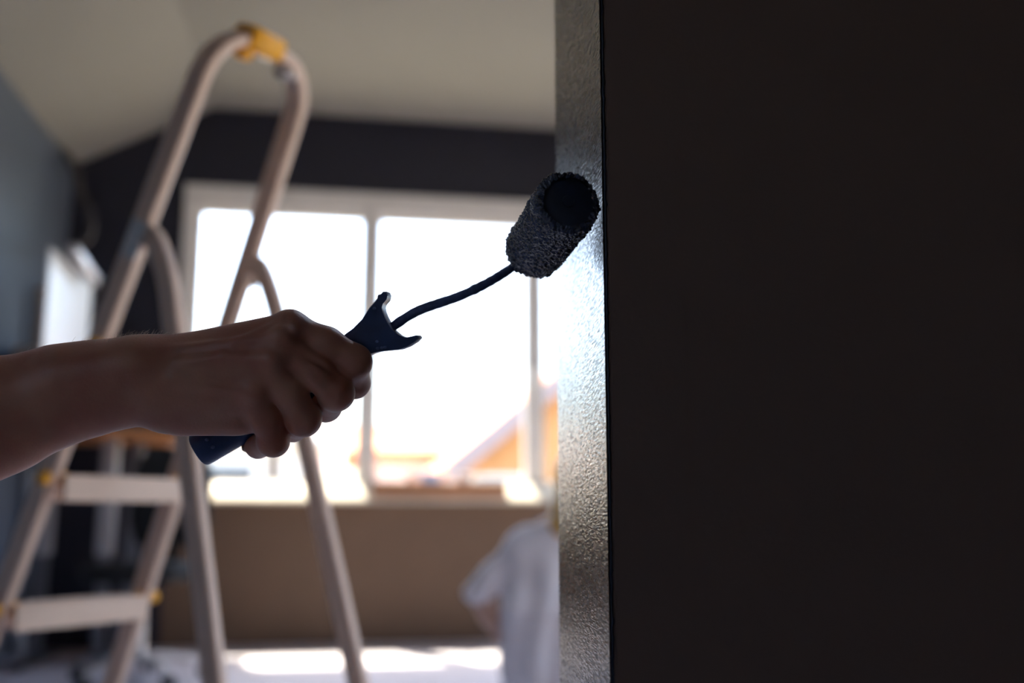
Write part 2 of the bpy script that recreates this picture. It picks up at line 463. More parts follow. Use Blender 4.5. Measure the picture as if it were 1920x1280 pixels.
# wet paint coat on the end face (thin raised skin) and its ragged bead on the near corner
nrm_end = -d_face
pc = MB()
nz_, nd_ = 240, 26
def skin_pt(i, j):
    z = 0.02 + (Z_CEIL - 0.04) * i / nz_
    s_ = -0.0004 + (T_END + 0.0004) * j / nd_
    return c0 + d_end * s_ + nrm_end * 0.0012 + V3(0, 0, z)
vs = [skin_pt(i, j) for i in range(nz_ + 1) for j in range(nd_ + 1)]
fs = [[i * (nd_ + 1) + j, i * (nd_ + 1) + j + 1, (i + 1) * (nd_ + 1) + j + 1, (i + 1) * (nd_ + 1) + j] for i in range(nz_) for j in range(nd_)]
n0 = len(vs)
pc.add(vs, fs)
pco = pc.build('wet_paint_coat', M['paint_wet'], wp, smooth=True)
tag(pco, 'glossy wet black paint on the end face')
bead = MB(); path = []; rad = []
nb = 900
for i in range(nb):
    z = 0.2 + 1.5 * i / (nb - 1)
    k = noise.noise(Vector((0, 0, z * 160))) * .5 + noise.noise(Vector((3, 0, z * 500))) * .5
    path.append(c0 - d_end * (0.0003 + .0005 * k) + d_face * (0.0006 + 0.0009 * max(k, -.3)) + V3(0, 0, z))
    rad.append(0.0008 + 0.0007 * abs(k))
bead.tube(path, rad, 6, ref=d_face)
bead.build('paint_ridge', M['core'], wp, smooth=True)
# corner trim board on the dark face
trim_w = 0.046
tm = MB().obox(c0 + d_face * (trim_w / 2 + .003) - d_end * -.0006 + V3(0, 0, Z_CEIL / 2), (d_face, d_end, V3(0, 0, 1)), (trim_w / 2, .0013, Z_CEIL / 2 - .002))
tm.build('corner_bead_strip', M['wall_near'], wp)

# ------------------------------------------------------------------ SDF modelling kit (continuous bodies)
class Field:
    def __init__(s, lo, hi, h):
        s.lo = np.array(lo, float); s.h = h
        s.n = np.ceil((np.array(hi) - s.lo) / h).astype(int) + 1
        s.f = np.full(s.n, 0.06, np.float32)
        s.g = [s.lo[i] + np.arange(s.n[i]) * h for i in range(3)]
    def region(s, a, b, pad):
        lo = np.minimum(a, b) - pad; hi = np.maximum(a, b) + pad
        i0 = np.clip(((lo - s.lo) / s.h).astype(int), 0, s.n - 1); i1 = np.clip(((hi - s.lo) / s.h).astype(int) + 2, 0, s.n)
        sl = tuple(slice(i0[i], i1[i]) for i in range(3))
        X, Y, Z = np.meshgrid(*[s.g[i][sl[i]] for i in range(3)], indexing='ij')
        return sl, X.astype(np.float32), Y.astype(np.float32), Z.astype(np.float32)
    def cone(s, a, b, ra, rb, k=.004, axis=None, q=1.0, sub=False):
        a = np.asarray(a, float); b = np.asarray(b, float)
        sl, X, Y, Z = s.region(a, b, max(ra, rb) * max(1, q) + k + .014)
        if X.size == 0: return s
        ab = b - a; l2 = max(float(ab @ ab), 1e-12)
        dx, dy, dz = X - a[0], Y - a[1], Z - a[2]
        t = np.clip((dx * ab[0] + dy * ab[1] + dz * ab[2]) / l2, 0, 1)
        ex, ey, ez = dx - t * ab[0], dy - t * ab[1], dz - t * ab[2]
        r = ra + (rb - ra) * t
        if axis is not None:
            w = np.asarray(axis, float)
            c = ex * w[0] + ey * w[1] + ez * w[2]
            sc = (1 / q - 1) * c
            ex, ey, ez = ex + sc * w[0], ey + sc * w[1], ez + sc * w[2]
        d = np.sqrt(ex * ex + ey * ey + ez * ez) - r
        f = s.f[sl]
        if sub:
            hh = np.maximum(k - np.abs(f + d), 0) / k
            s.f[sl] = np.maximum(f, -d) + hh * hh * k / 4
        else:
            hh = np.maximum(k - np.abs(f - d), 0) / k
            s.f[sl] = np.minimum(f, d) - hh * hh * k / 4
        return s
    def ball(s, c, r, k=.004, axis=None, q=1.0, sub=False):
        return s.cone(c, np.asarray(c, float) + 1e-6, r, r, k, axis, q, sub)
    def chain(s, pts, k=.004, axis=None, q=1.0):
        for (a, ra), (b, rb) in zip(pts[:-1], pts[1:]):
            s.cone(a, b, ra, rb, k, axis, q)
        return s
    def merge(s, o, k):
        hh = np.maximum(k - np.abs(s.f - o.f), 0) / k
        s.f = np.minimum(s.f, o.f) - hh * hh * k / 4
        return s
    def mesh(s, smooth_it=2):
        f, h = s.f, s.h
        sg = f < 0
        nx, ny, nz = f.shape
        cor = [(i, j, k) for i in (0, 1) for j in (0, 1) for k in (0, 1)]
        cnt = np.zeros((nx - 1, ny - 1, nz - 1), np.int8)
        for c in cor:
            cnt += sg[c[0]:nx - 1 + c[0], c[1]:ny - 1 + c[1], c[2]:nz - 1 + c[2]]
        I, J, K = np.where((cnt > 0) & (cnt < 8))
        vals = {c: f[I + c[0], J + c[1], K + c[2]] for c in cor}
        acc = np.zeros((len(I), 3)); num = np.zeros(len(I))
        for c in cor:
            for ax in range(3):
                if c[ax] == 0:
                    d = list(c); d[ax] = 1; d = tuple(d)
                    va, vb = vals[c], vals[d]
                    mk = (va < 0) != (vb < 0)
                    t = np.where(mk, va / np.where(mk, va - vb, 1), 0)
                    p = np.zeros((len(I), 3)); p[:] = c; p[:, ax] += t
                    acc[mk] += p[mk]; num[mk] += 1
        v = (np.stack([I, J, K], 1) + acc / num[:, None]) * h + s.lo
        idm = np.full(cnt.shape, -1, np.int64); idm[I, J, K] = np.arange(len(I))
        quads = []
        for ax in range(3):
            o1, o2 = (ax + 1) % 3, (ax + 2) % 3
            a = [slice(None)] * 3; b = [slice(None)] * 3
            a[ax] = slice(0, -1); b[ax] = slice(1, None)
            df = sg[tuple(a)] != sg[tuple(b)]
            E = np.stack(np.where(df), 1)
            E = E[(E[:, o1] > 0) & (E[:, o2] > 0) & (E[:, o1] < f.shape[o1] - 1) & (E[:, o2] < f.shape[o2] - 1)]
            ins = sg[E[:, 0], E[:, 1], E[:, 2]]
            def cell(d1, d2):
                q = E.copy(); q[:, o1] += d1; q[:, o2] += d2
                return idm[q[:, 0], q[:, 1], q[:, 2]]
            Q = np.stack([cell(-1, -1), cell(0, -1), cell(0, 0), cell(-1, 0)], 1)
            Q[~ins] = Q[~ins][:, ::-1]
            quads.append(Q)
        Q = np.concatenate(quads)
        Q = Q[(Q >= 0).all(1)]
        lab = np.arange(len(v))                       # keep the one main body
        e = np.concatenate([Q[:, [0, 1]], Q[:, [1, 2]], Q[:, [2, 3]], Q[:, [3, 0]]])
        while True:
            m0 = np.minimum(lab[e[:, 0]], lab[e[:, 1]])
            new = lab.copy()
            np.minimum.at(new, e[:, 0], m0); np.minimum.at(new, e[:, 1], m0)
            new = new[new]
            if (new == lab).all(): break
            lab = new
        main = np.bincount(lab).argmax()
        keep = lab == main
        Q = Q[keep[Q[:, 0]]]
        remap = np.cumsum(keep) - 1
        v = v[keep]; Q = remap[Q]
        for _ in range(smooth_it):
            e = np.concatenate([Q[:, [0, 1]], Q[:, [1, 2]], Q[:, [2, 3]], Q[:, [3, 0]]])
            e = np.concatenate([e, e[:, ::-1]])
            s_ = np.zeros_like(v); n_ = np.bincount(e[:, 0], minlength=len(v))
            for c in range(3):
                s_[:, c] = np.bincount(e[:, 0], weights=v[e[:, 1], c], minlength=len(v))
            v = v * .5 + .5 * s_ / np.maximum(n_, 1)[:, None]
        return v, Q

# ------------------------------------------------------------------ the painter's forearm and hand (camera axes, metres)
VZ = V3(0, 0, 1)
def px(r, Z=.64): return r * Z / F
H_A, H_B, H_R = L(376, 842, .667), L(706, 648, .667), .0138       # roller handle axis
grid = ((-.55, -.150, .555), (-.085, .035, .735), .00115)
palm = Field(*grid)
zf = .622
# forearm and wrist
fa = [(L(-700, 1010, .600), .046), (L(-320, 895, .612), .043), (L(-120, 822, .622), .0395), (L(0, 779, .630), .0350), (L(110, 741, .634), .0298), (L(190, 724, .636), .0272), (L(262, 714, .637), .0252)]
palm.chain(fa, k=.012, axis=VZ, q=.80)
palm.cone(L(262, 714, .637), L(320, 715, .637), .0250, .0240, .012, axis=VZ, q=.74)
palm.ball(L(252, 672, .628), .0105, .014)                          # ulna head
palm.cone(L(120, 705, .622), L(255, 690, .622), .012, .010, .016)
# metacarpals
mc = {'index': (L(305, 668, .642), L(543, 619, .638), .0115, .0116),
      'middle': (L(300, 690, .632), L(529, 648, .629), .0120, .0110),
      'ring': (L(300, 715, .629), L(508, 690, .627), .0125, .0105),
      'little': (L(300, 745, .632), L(478, 742, .630), .0130, .0105)}
for a, b, ra, rb in mc.values():
    palm.cone(a, b, ra, rb, .012)
palm.cone(L(320, 705, .644), L(500, 665, .645), .0150, .0125, .014)   # palm body
palm.cone(L(320, 740, .645), L(470, 725, .645), .0150, .0120, .014)
palm.cone(L(318, 772, .640), L(440, 782, .640), .0126, .0100, .012)   # heel of the hand
palm.cone(L(345, 786, .640), L(462, 790, .640), .0085, .0075, .008)
# thumb on the far side
palm.cone(L(320, 715, .650), L(430, 690, .676), .0165, .0135, .012)
palm.chain([(L(430, 688, .680), .0128), (L(530, 690, .694), .0112), (L(590, 700, .696), .0102), (L(628, 704, .692), .0078)], k=.006)
# tendons, veins
palm.cone(L(318, 659, .6238), L(522, 633, .6190), .0024, .0032, .004)
palm.cone(L(335, 681, .6182), L(420, 668, .6168), .0020, .0020, .004)
palm.cone(L(420, 668, .6168), L(505, 672, .6165), .0020, .0028, .004)
palm.cone(L(440, 646, .6200), L(520, 612, .6265), .0020, .0024, .004)
palm.cone(L(330, 712, .6170), L(470, 728, .6200), .0015, .0020, .008)
palm.ball(L(531, 630, .6215), .0066, .008)                           # knuckles
palm.ball(L(512, 676, .6190), .0060, .009)
palm.ball(L(545, 606, .6330), .0072, .008)
palm.ball(L(482, 735, .6215), .0060, .009)
# fingers: MCP, mid, PIP, DIP, tip
fing = {
    'index': [(L(543, 619, .638), .0112), (L(612, 645, .6385), .0109), (L(663, 677, .6430), .0104), (L(664, 717, .660), .0104), (L(640, 722, .684), .0088), (L(600, 722, .692), .0075)],
    'middle': [(L(529, 648, .629), .0108), (L(588, 694, .6310), .0107), (L(630, 736, .6380), .0104), (L(611, 762, .660), .0100), (L(580, 756, .687), .0086), (L(548, 748, .693), .0075)],
    'ring': [(L(508, 690, .627), .0102), (L(545, 738, .6290), .0103), (L(568, 784, .6380), .0104), (L(548, 800, .660), .0096), (L(522, 790, .686), .0084), (L(495, 778, .692), .0074)],
    'little': [(L(478, 742, .630), .0094), (L(500, 788, .6320), .0092), (L(512, 826, .6400), .0090), (L(484, 836, .660), .0078), (L(466, 826, .672), .0070), (L(462, 815, .686), .0064)],
}
fingers = Field(*grid)
for nm, ch in fing.items():
    g = Field(*grid)
    g.chain(ch, k=.0035)
    p_, r_ = ch[2]
    g.ball(p_ + V3(px(3), px(-2), -.0012), r_ * .97, .005)           # PIP knuckle
    fingers.merge(g, .0016)
palm.merge(fingers, .0055)
del fingers
# creases: between the knuckles and on the little finger
for a, b, r in ((L(575, 668, .6195), L(634, 702, .6285), .0016), (L(545, 694, .6165), L(592, 752, .6250), .0018), (L(505, 750, .6180), L(538, 800, .6270), .0016)):
    palm.cone(a, b, r, r, .003, sub=True)
palm.cone(H_A - (H_B - H_A) * .3, H_B + (H_B - H_A) * .3, H_R, H_R, .0015, sub=True)   # flesh gives way to the handle
v, Q = palm.mesh(3)
del palm
hand = link_mesh('person', to_world(v), Q[:, ::-1], M['skin'], smooth=True)   # camera axes are left-handed
tag(hand, 'bare right forearm and fist gripping the paint roller handle', 'person')
# rolled-up sleeve from the elbow to the shoulder, outside the picture
slv = bez([L(-190, 858, .622), L(-330, 905, .612), L(-520, 962, .600), L(-760, 1010, .575), L(-980, 1000, .52), L(-1150, 930, .43), L(-1270, 800, .34)], 8)
srad = [.0505 + .012 * min(i / 10, 1) + .006 * max(0, (i - 24) / 24) + .0018 * math.sin(i * 2.1) for i in range(len(slv))]
srad[0] = .0475
sw = [to_world(p[None])[0] for p in slv]
tag(MB().tube(sw, srad, 28).build('rolled_sleeve', M['sleeve'], hand, smooth=True, auto=60), 'rolled-up grey work shirt sleeve')
# short hairs along the top of the wrist
hv = to_world(v)
nme = hand.data
nrm = np.zeros(len(hv) * 3, np.float32); nme.vertices.foreach_get('normal', nrm); nrm = nrm.reshape(-1, 3)
pxx = 960 + F * v[:, 0] / v[:, 2]
upn = nrm @ UP
cand = np.where((pxx > 20) & (pxx < 340) & (upn > .88))[0]
wgt = np.exp(-((pxx[cand] - 265) / 55) ** 2) + .10
pick = rng.choice(cand, 170, replace=False, p=wgt / wgt.sum())
hb = MB()
for i in pick:
    n_ = nrm[i]
    d1 = unit(n_ * .75 + RT * (.45 + .5 * rng.random()) + FW * rng.normal(0, .5) + UP * rng.normal(0, .12))
    ln = .0015 + .0030 * rng.random()
    p0 = hv[i] - n_ * .0003
    p1 = p0 + d1 * ln * .5 + n_ * ln * .18
    p2 = p0 + d1 * ln + n_ * ln * .12 * rng.normal(0, 1.2)
    hb.tube([p0, p1, p2], [.00008, .00007, .00004], 3)
tag(hb.build('arm_hair', M['hair_arm'], hand), 'fine light hairs on the wrist', kind='stuff')

# ------------------------------------------------------------------ paint roller
rl = empty('paint_roller', P(560, 740, .667), 'small dark paint roller, tinted blue for lens flare, held in the fist against the post', 'paint roller')
HA, HB = P(376, 842, .667), P(706, 648, .667)
ax = unit(HB - HA)
def ell(a, b, n=28, pw=2.6):
    out = []
    for j in range(n):
        t = 2 * math.pi * j / n
        c, s_ = math.cos(t), math.sin(t)
        out.append((a * math.copysign(abs(c) ** (2 / pw), c), b * math.copysign(abs(s_) ** (2 / pw), s_)))
    return out
lh = np.linalg.norm(HB - HA)
stations = [(-.0008, .0114), (0, .0122), (.004, .0125), (.03, .0126), (.055, .0134), (.075, .0132), (lh - .030, .0112), (lh - .014, .0092), (lh - .010, .0080)]
hm = MB()
pth = [HA + ax * t for t, r in stations]
hm.sweep(pth, lambda i: ell(stations[i][1] * 1.0, stations[i][1] * .96), FW)
ho = hm.build('handle', M['handle'], rl, smooth=True, auto=50)
# finger groove ridge under the grip
MB().sweep([HA + ax * t - unit(np.cross(FW, ax)) * .0128 * sgn for t, sgn in ((.012, 1), (.024, 1), (.034, 1))], lambda i: ell(.006, .0018, 12), FW).build('grip_rib', M['handle'], ho, smooth=True, auto=50)
# forked guard at the neck of the handle
out = [(640, 632), (649, 624.5), (661, 616), (679, 598), (693, 576), (703, 565), (708.5, 558), (709, 552.5), (715, 550.5), (718, 546.5), (725, 546), (727.5, 552), (726, 559), (719, 567), (716.5, 575), (718, 583), (722, 593), (729, 606), (738, 619),
       (749, 628), (762, 633), (774, 630.5), (784, 628), (787.5, 633), (780, 641), (766, 650), (750, 656), (728, 658), (710, 660), (695, 664), (676, 674)]
gz0, gth = .656, .021
gm = MB()
inner = [(px_ + (690 - px_) * .035, py_ + (625 - py_) * .035) for px_, py_ in out]
rings = [[P(x, y, gz0) for x, y in inner], [P(x, y, gz0 + .0016) for x, y in out]]
bk = FW * (gth)
rings += [[q + bk for q in rings[1]], [q + bk + FW * .0012 for q in rings[0]]]
n = len(out)
gv = [q for r_ in rings for q in r_]
gf = [list(range(n))[::-1], [3 * n + j for j in range(n)]]
for k in range(3):
    for j in range(n):
        j2 = (j + 1) % n
        gf.append([k * n + j, k * n + j2, (k + 1) * n + j2, (k + 1) * n + j])
gm.add(gv, gf)
gob = gm.build('forked_guard', M['handle'], rl, smooth=True, auto=38)
import bmesh
bm_ = bmesh.new(); bm_.from_mesh(gob.data); bmesh.ops.recalc_face_normals(bm_, faces=bm_.faces); bm_.to_mesh(gob.data); bm_.free()
tag(gob, 'two-horned guard crusted with dried paint')
# dried paint specks on the guard
for k, (sx, sy_) in enumerate(((702, 578), (708, 653), (716, 652), (722, 651), (707, 640), (399, 838), (388, 824))):
    z_ = gz0 - .0001 if sx > 600 else .6535
    MB().sweep([P(sx, sy_, z_ + .0006), P(sx, sy_, z_), P(sx, sy_, z_ - .0003)], lambda i: [(c * (.0011, .0010, .0006)[i], d * (.0014, .0012, .0007)[i]) for c, d in ell(1, 1, 8, 2)], UP).build('paint_speck', M['rod'], gob if sx > 600 else ho, smooth=True)
# rod
RN, RF_ = P(1066, 377, .612), P(1000, 472, .705)                    # roller end centres, near and far
rax = unit(RN - RF_)
rod_pts = [P(700, 640, .668), P(737, 612, .669), P(770, 590, .671), P(798, 577, .673), P(857, 557, .680), P(897, 539, .688), P(925, 524, .696), P(955, 505, .708), P(980, 487, .720), RF_ - rax * .017, RF_ - rax * .008, RF_, RF_ + rax * .04]
rp_ = bez(rod_pts, 14)
rr = []
for i, p in enumerate(rp_):
    q = Vector(p) * 160
    rr.append(.0033 + .00035 * noise.noise(q) + .0005 * max(0, noise.noise(q * 2.2)) * (1 if i > 40 else .5))
MB().tube(rp_, rr, 14).build('rod', M['rod'], rl, smooth=True)
# fleece sleeve: dense, lumpy nap
RL = np.linalg.norm(RN - RF_); RR = .0207
e1 = unit(np.cross(rax, V3(0, 0, 1))); e2 = np.cross(rax, e1)
na, nl = 420, 210
prof = [(.0042 * (1 - math.sin(math.pi / 2 * (1 - k_ / 15))), .0160 + .0047 * math.cos(math.pi / 2 * (1 - k_ / 15)) ** .8) for k_ in range(15)]
ss = [p[0] for p in prof] + list(np.linspace(.0045, RL - .0045, nl)) + [RL - p[0] for p in prof[::-1]]
rs = [p[1] for p in prof] + [RR] * nl + [p[1] for p in prof[::-1]]
sv = []; sf = []
def nap(pt, amp):
    q = Vector(pt)
    d, _ = noise.voronoi(q * 400)
    t = .9 - min(d[0], .9)
    a = noise.noise(q * 260)
    b = noise.noise(q * 900)
    c = noise.noise(q * 70)
    return amp * (1.0 * t - .45 + .55 * a + .35 * b + .35 * c)
for i, (s_, r_) in enumerate(zip(ss, rs)):
    for j in range(na):
        t = 2 * math.pi * j / na
        dirv = e1 * math.cos(t) + e2 * math.sin(t)
        base = RF_ + rax * s_ + dirv * r_
        dsp = nap(base, .0021)
        endn = 0
        if i < 12: endn = -1
        if i >= len(ss) - 12: endn = 1
        dv = dirv if not endn else unit(dirv + rax * endn * .8)
        sv.append(base + dv * dsp)
ni = len(ss)
for i in range(ni - 1):
    for j in range(na):
        k = (j + 1) % na
        sf.append([i * na + j, i * na + k, (i + 1) * na + k, (i + 1) * na + j])
slo = link_mesh('fleece_sleeve', sv, sf, M['fleece'], rl, smooth=True)
tag(slo, 'shaggy fleece sleeve soaked with dark paint')
for sgn, cc in ((1, RN), (-1, RF_)):
    c_ = cc - rax * sgn * .0022
    pf = [(-.002 * sgn, .0168), (0, .0166), (.0002 * sgn, .0125), (.0012 * sgn, .0095), (.0014 * sgn, .004), (.0026 * sgn, .0035), (.0030 * sgn, .0008)]
    MB().sweep([c_ + rax * a for a, b in pf], lambda i: [(x * pf[i][1], y * pf[i][1]) for x, y in ell(1, 1, 40, 2)], e1).build('end_cap', M['core'], rl, smooth=True, auto=50)

# ------------------------------------------------------------------ step ladder
LX, LY, LPHI, LM, LW0, LW1, LZH, LN, LR0, LR1 = -0.7292, 2.3476, 0.7263, 0.4478, 0.1812, 0.1145, 1.255, 0.3027, 0.1814, 0.1231
ls = V3(math.sin(LPHI), math.cos(LPHI), 0); lr = V3(math.cos(LPHI), -math.sin(LPHI), 0); lC = V3(LX, LY, 0)
Zv = V3(0, 0, 1)
def lf(z, sd, dr=0): return lC + lr * (LM * z + dr) + ls * sd * (LW0 + (LW1 - LW0) * z / 1.7) + Zv * z
def lre(z, sd): return lC + lr * (1.0175 - .3027 * z) + ls * sd * (LR0 + (LR1 - LR0) * z / 1.3558) + Zv * z
lad = empty('step_ladder', lC, 'cream-white folding step ladder with yellow end plugs standing behind the arm', 'ladder')
dfront = unit(lr * LM + Zv)
ln_ = unit(np.cross(ls, dfront))
RAILP = rrect(.050, .024, .007)
z_b = 1.56
for sd in (-1, 1):
    MB().sweep([lf(z, sd) for z in (0.0, .4, .8, 1.2, z_b)], lambda i: RAILP, ln_).build('rail', M['ladder'], lad, smooth=True, auto=40)
top = []
def corner(sd):
    a0 = lf(z_b, sd)
    hw = LW0 + (LW1 - LW0) * z_b / 1.7
    rad_, pts_ = .085, []
    for t in range(0, 91, 10):
        a = math.radians(t)
        pts_.append(a0 + dfront * (rad_ * math.sin(a) + .02 * math.sin(a)) - ls * sd * rad_ * (1 - math.cos(a)))
    return pts_
cl, cr = corner(-1), corner(1)
hoop = cl + cr[::-1]
MB().sweep(hoop, lambda i: RAILP, ln_).build('top_hoop', M['ladder'], lad, smooth=True, auto=40)
mid = (cl[-1] + cr[-1]) / 2
yc = MB().sweep([mid + ls * t + dfront * (.004) for t in (-.060, -.055, .016, .021)], lambda i: rrect(*((.060, .040, .012) if i in (0, 3) else (.066, .046, .014))), ln_)
yco = yc.build('yellow_top_clip', M['yellow'], lad, smooth=True, auto=40)
MB().sweep([mid - ls * .045 - dfront * .015, mid - ls * .045 - dfront * .036, mid - ls * .045 - dfront * .040], lambda i: rrect(.034 - .006 * (i == 2), .022 - .006 * (i == 2), .006), ln_).build('clip_tab', M['yellow'], yco, smooth=True, auto=40)
hk = mid + ls * .052 - dfront * .014
MB().tube(bez([hk - ln_ * .012, hk - ln_ * .016 - dfront * .016, hk - dfront * .024, hk + ln_ * .016 - dfront * .016, hk + ln_ * .012], 6), .0060, 10).build('steel_hook', M['steel'], lad, smooth=True)
kb = mid + ls * .058 - dfront * .026 - ln_ * .020 * np.sign(np.dot(ln_, FW))
MB().tube([kb + FW * .016, kb, kb - FW * .002, kb - FW * .003], [.010, .0125, .0115, .006], 20).build('glint_disc', M['white_pl'], lad, smooth=True, auto=40)  # white disc in place of a blurred specular glint on the hoop
# steps
def step(z, depth, name):
    a, b = lf(z, -1), lf(z, 1)
    st = MB()
    ctr = (a + b) / 2
    hl = np.linalg.norm(b - a) / 2 - .010
    st.obox(ctr - Zv * .004 - lr * (depth * .5 - .04), (ls, lr, Zv), (hl, depth / 2, .004))
    st.obox(ctr - Zv * .026 + lr * (.04 - .004), (ls, lr, Zv), (hl, .004, .022))
    st.obox(ctr - Zv * .026 - lr * (depth - .04 - .004), (ls, lr, Zv), (hl, .004, .022))
    o = st.build(name, M['ladder'], lad, bevel=.002)
    for k in range(4):
        rb = MB().obox(ctr + Zv * .0008 + lr * (.04 - depth * (.2 + .2 * k)), (ls, lr, Zv), (hl - .01, .004, .001))
        rb.build('tread_rib', M['ladder'], o)
    for sd, e in ((-1, a), (1, b)):
        for io in (-1, 1):
            c = e + ls * sd * io * .017 + lr * .014 - Zv * .006
            MB().tube([c - ls * .010, c - ls * .0085, c + ls * .0085, c + ls * .010], [.009, .0125, .0125, .009], 14).build('yellow_plug', M['yellow'], lad, smooth=True, auto=40)
for z in (.12, .36, .60, .84):
    step(z, .085, 'step')
step(1.08, .23, 'platform')
# rear legs: curve out of the hinge, then run straight down
REARP = rrect(.040, .022, .006)
for sd in (-1, 1):
    p0 = lf(LZH + .015, sd, .030); pb = lre(0, sd); pt = lre(LZH - .14, sd)
    pt2 = lre(LZH - .05, sd)
    pathr = bez([p0 - lr * .025 + Zv * .004, p0 + lr * .012 - Zv * .004, lre(LZH - .055, sd) - lr * .004, lre(LZH - .16, sd), lre(.9, sd)], 7) + [lre(.6, sd), lre(.3, sd), pb]
    MB().sweep(pathr, lambda i: REARP, unit(np.cross(ls, pb - pt))).build('rear_leg', M['ladder'], lad, smooth=True, auto=40)
    hp = lf(LZH + .01, sd, .012)
    MB().obox(hp + ls * sd * .014, (dfront, np.cross(ls, dfront), ls), (.035, .022, .002)).tube([hp + ls * sd * .012, hp + ls * sd * .022], .007, 12).build('hinge_plate', M['steel'], lad, bevel=.001)
    MB().obox(lf(.012, sd), (ls, lr, Zv), (.017, .032, .020)).build('rubber_foot', M['black_plastic'], lad, bevel=.004)
    MB().obox(pb + Zv * .012, (ls, lr, Zv), (.016, .026, .020)).build('rubber_foot', M['black_plastic'], lad, bevel=.004)
for z in (.22, .62):
    a, b = lre(z, -1), lre(z, 1)
    if z < .3:
        MB().sweep([a, b], lambda i: rrect(.03, .018, .004), Zv).build('rear_brace', M['ladder'], lad, smooth=True, auto=40)

# ------------------------------------------------------------------ person kneeling in white work clothes (seen from behind)
PZ = 3.55
def K(x, y, dz=0): return P(x, y, PZ + dz)
pr = 1 / F * PZ
SH_L, SH_R = K(982, 1030), K(1130, 1032)
ELB_L, ELB_R = K(892, 1112, .02), K(1222, 1114, .02)
HND_L, HND_R = K(940, 1192, -.02), K(1168, 1194, -.02)
NECK, HEAD = K(1058, 985), K(1084, 902, .03)
CH, WA, HIP = K(1055, 1055), K(1056, 1150), K(1057, 1235)
body_lo = np.min([SH_L, SH_R, ELB_L, ELB_R, HIP, HEAD], 0) - .75; body_hi = np.max([SH_L, SH_R, ELB_L, ELB_R, HEAD, HIP], 0) + .55
body_lo[2] = -.03; body_hi[2] = HEAD[2] + .22
gridp = (body_lo, body_hi, .008)
bd = Field(*gridp)
FH = fw_h; RH = V3(fw_h[1], -fw_h[0], 0)
floor_z = 0.0
def knee(sd): return V3(*(HIP + RH * sd * .13 + FH * .36)[:2], .085)
def ank(sd): return V3(*(HIP + RH * sd * .10 - FH * .06)[:2], .065)
def toe(sd): return V3(*(HIP + RH * sd * .09 - FH * .20)[:2], .045)
hipz = max(HIP[2], .26)
HIPc = V3(HIP[0], HIP[1], hipz)
bd.cone(CH + Zv * .0, WA, .165, .190, .06, axis=FH, q=.62)
bd.cone(WA, HIPc, .190, .192, .06, axis=FH, q=.72)
for sh, sd in ((SH_L, -1), (SH_R, 1)):
    bd.cone(NECK - Zv * .03, sh, .055, .058, .05)
for sh, el, hd, sd in ((SH_L, ELB_L, HND_L, -1), (SH_R, ELB_R, HND_R, 1)):
    bd.cone(sh, el, .046, .034, .04)
    bd.chain([(el, .035), ((el + hd) / 2, .034), (hd, .026)], .02)
    bd.cone(hd, hd + RH * (-sd) * .05 + FH * .03 - Zv * .01, .026, .018, .02)
    for q in range(4):
        bd.cone(hd + RH * (-sd) * .05 + FH * .03 + Zv * (.022 - .016 * q), hd + RH * (-sd) * .10 + FH * (.06 - .004 * q) + Zv * (.014 - .016 * q), .0095, .008, .004)
    bd.cone(hd + FH * .005 + Zv * .012, hd + RH * (-sd) * .055 - FH * .01 + Zv * .035, .011, .009, .006)
bd.cone(NECK - Zv * .03, HEAD - Zv * .05, .056, .052, .04)
bd.ball(HEAD + Zv * .012, .090, .03, axis=RH, q=.86)
bd.cone(HEAD + FH * .02, HEAD + FH * .045 - Zv * .075, .072, .045, .04, axis=RH, q=.86)
bd.cone(HEAD + FH * .088 + Zv * .005, HEAD + FH * .108 - Zv * .030, .010, .015, .012)
bd.cone(HEAD + FH * .090 - Zv * .062 - RH * .02, HEAD + FH * .090 - Zv * .062 + RH * .02, .008, .008, .006)
for sd in (-1, 1):
    bd.ball(HEAD + RH * sd * .080 - Zv * .012, .024, .01, axis=RH, q=.4)
    bd.ball(HEAD + RH * sd * .032 + FH * .098 + Zv * .008, .013, .01, sub=True)
    bd.chain([(HIPc + RH * sd * .085, .105), (knee(sd), .066)], .05)
    bd.chain([(knee(sd), .062), ((knee(sd) + ank(sd)) / 2 + Zv * .005, .060), (ank(sd), .042)], .03)
    bd.cone(ank(sd), toe(sd), .040, .030, .02)
bd2 = Field(*gridp)                                   # what the suit covers: everything but head, forearms and hands
bd2.cone(CH + Zv * .0, WA, .165, .190, .06, axis=FH, q=.62)
bd2.cone(WA, HIPc, .190, .192, .06, axis=FH, q=.72)
bd2.cone(NECK - Zv * .03, NECK, .056, .056, .04)
for sh, el, sd in ((SH_L, ELB_L, -1), (SH_R, ELB_R, 1)):
    bd2.cone(NECK - Zv * .03, sh, .055, .058, .05)
    bd2.cone(sh, el, .044, .038, .024)
    bd2.chain([(HIPc + RH * sd * .085, .105), (knee(sd), .066)], .05)
    bd2.chain([(knee(sd), .062), ((knee(sd) + ank(sd)) / 2 + Zv * .005, .060), (ank(sd), .044)], .03)
v, Q = bd.mesh(2)
pers = link_mesh('person', v, Q, M['skin_far'], smooth=True)
tag(pers, 'person with blond hair kneeling in white work clothes below the window', 'person')
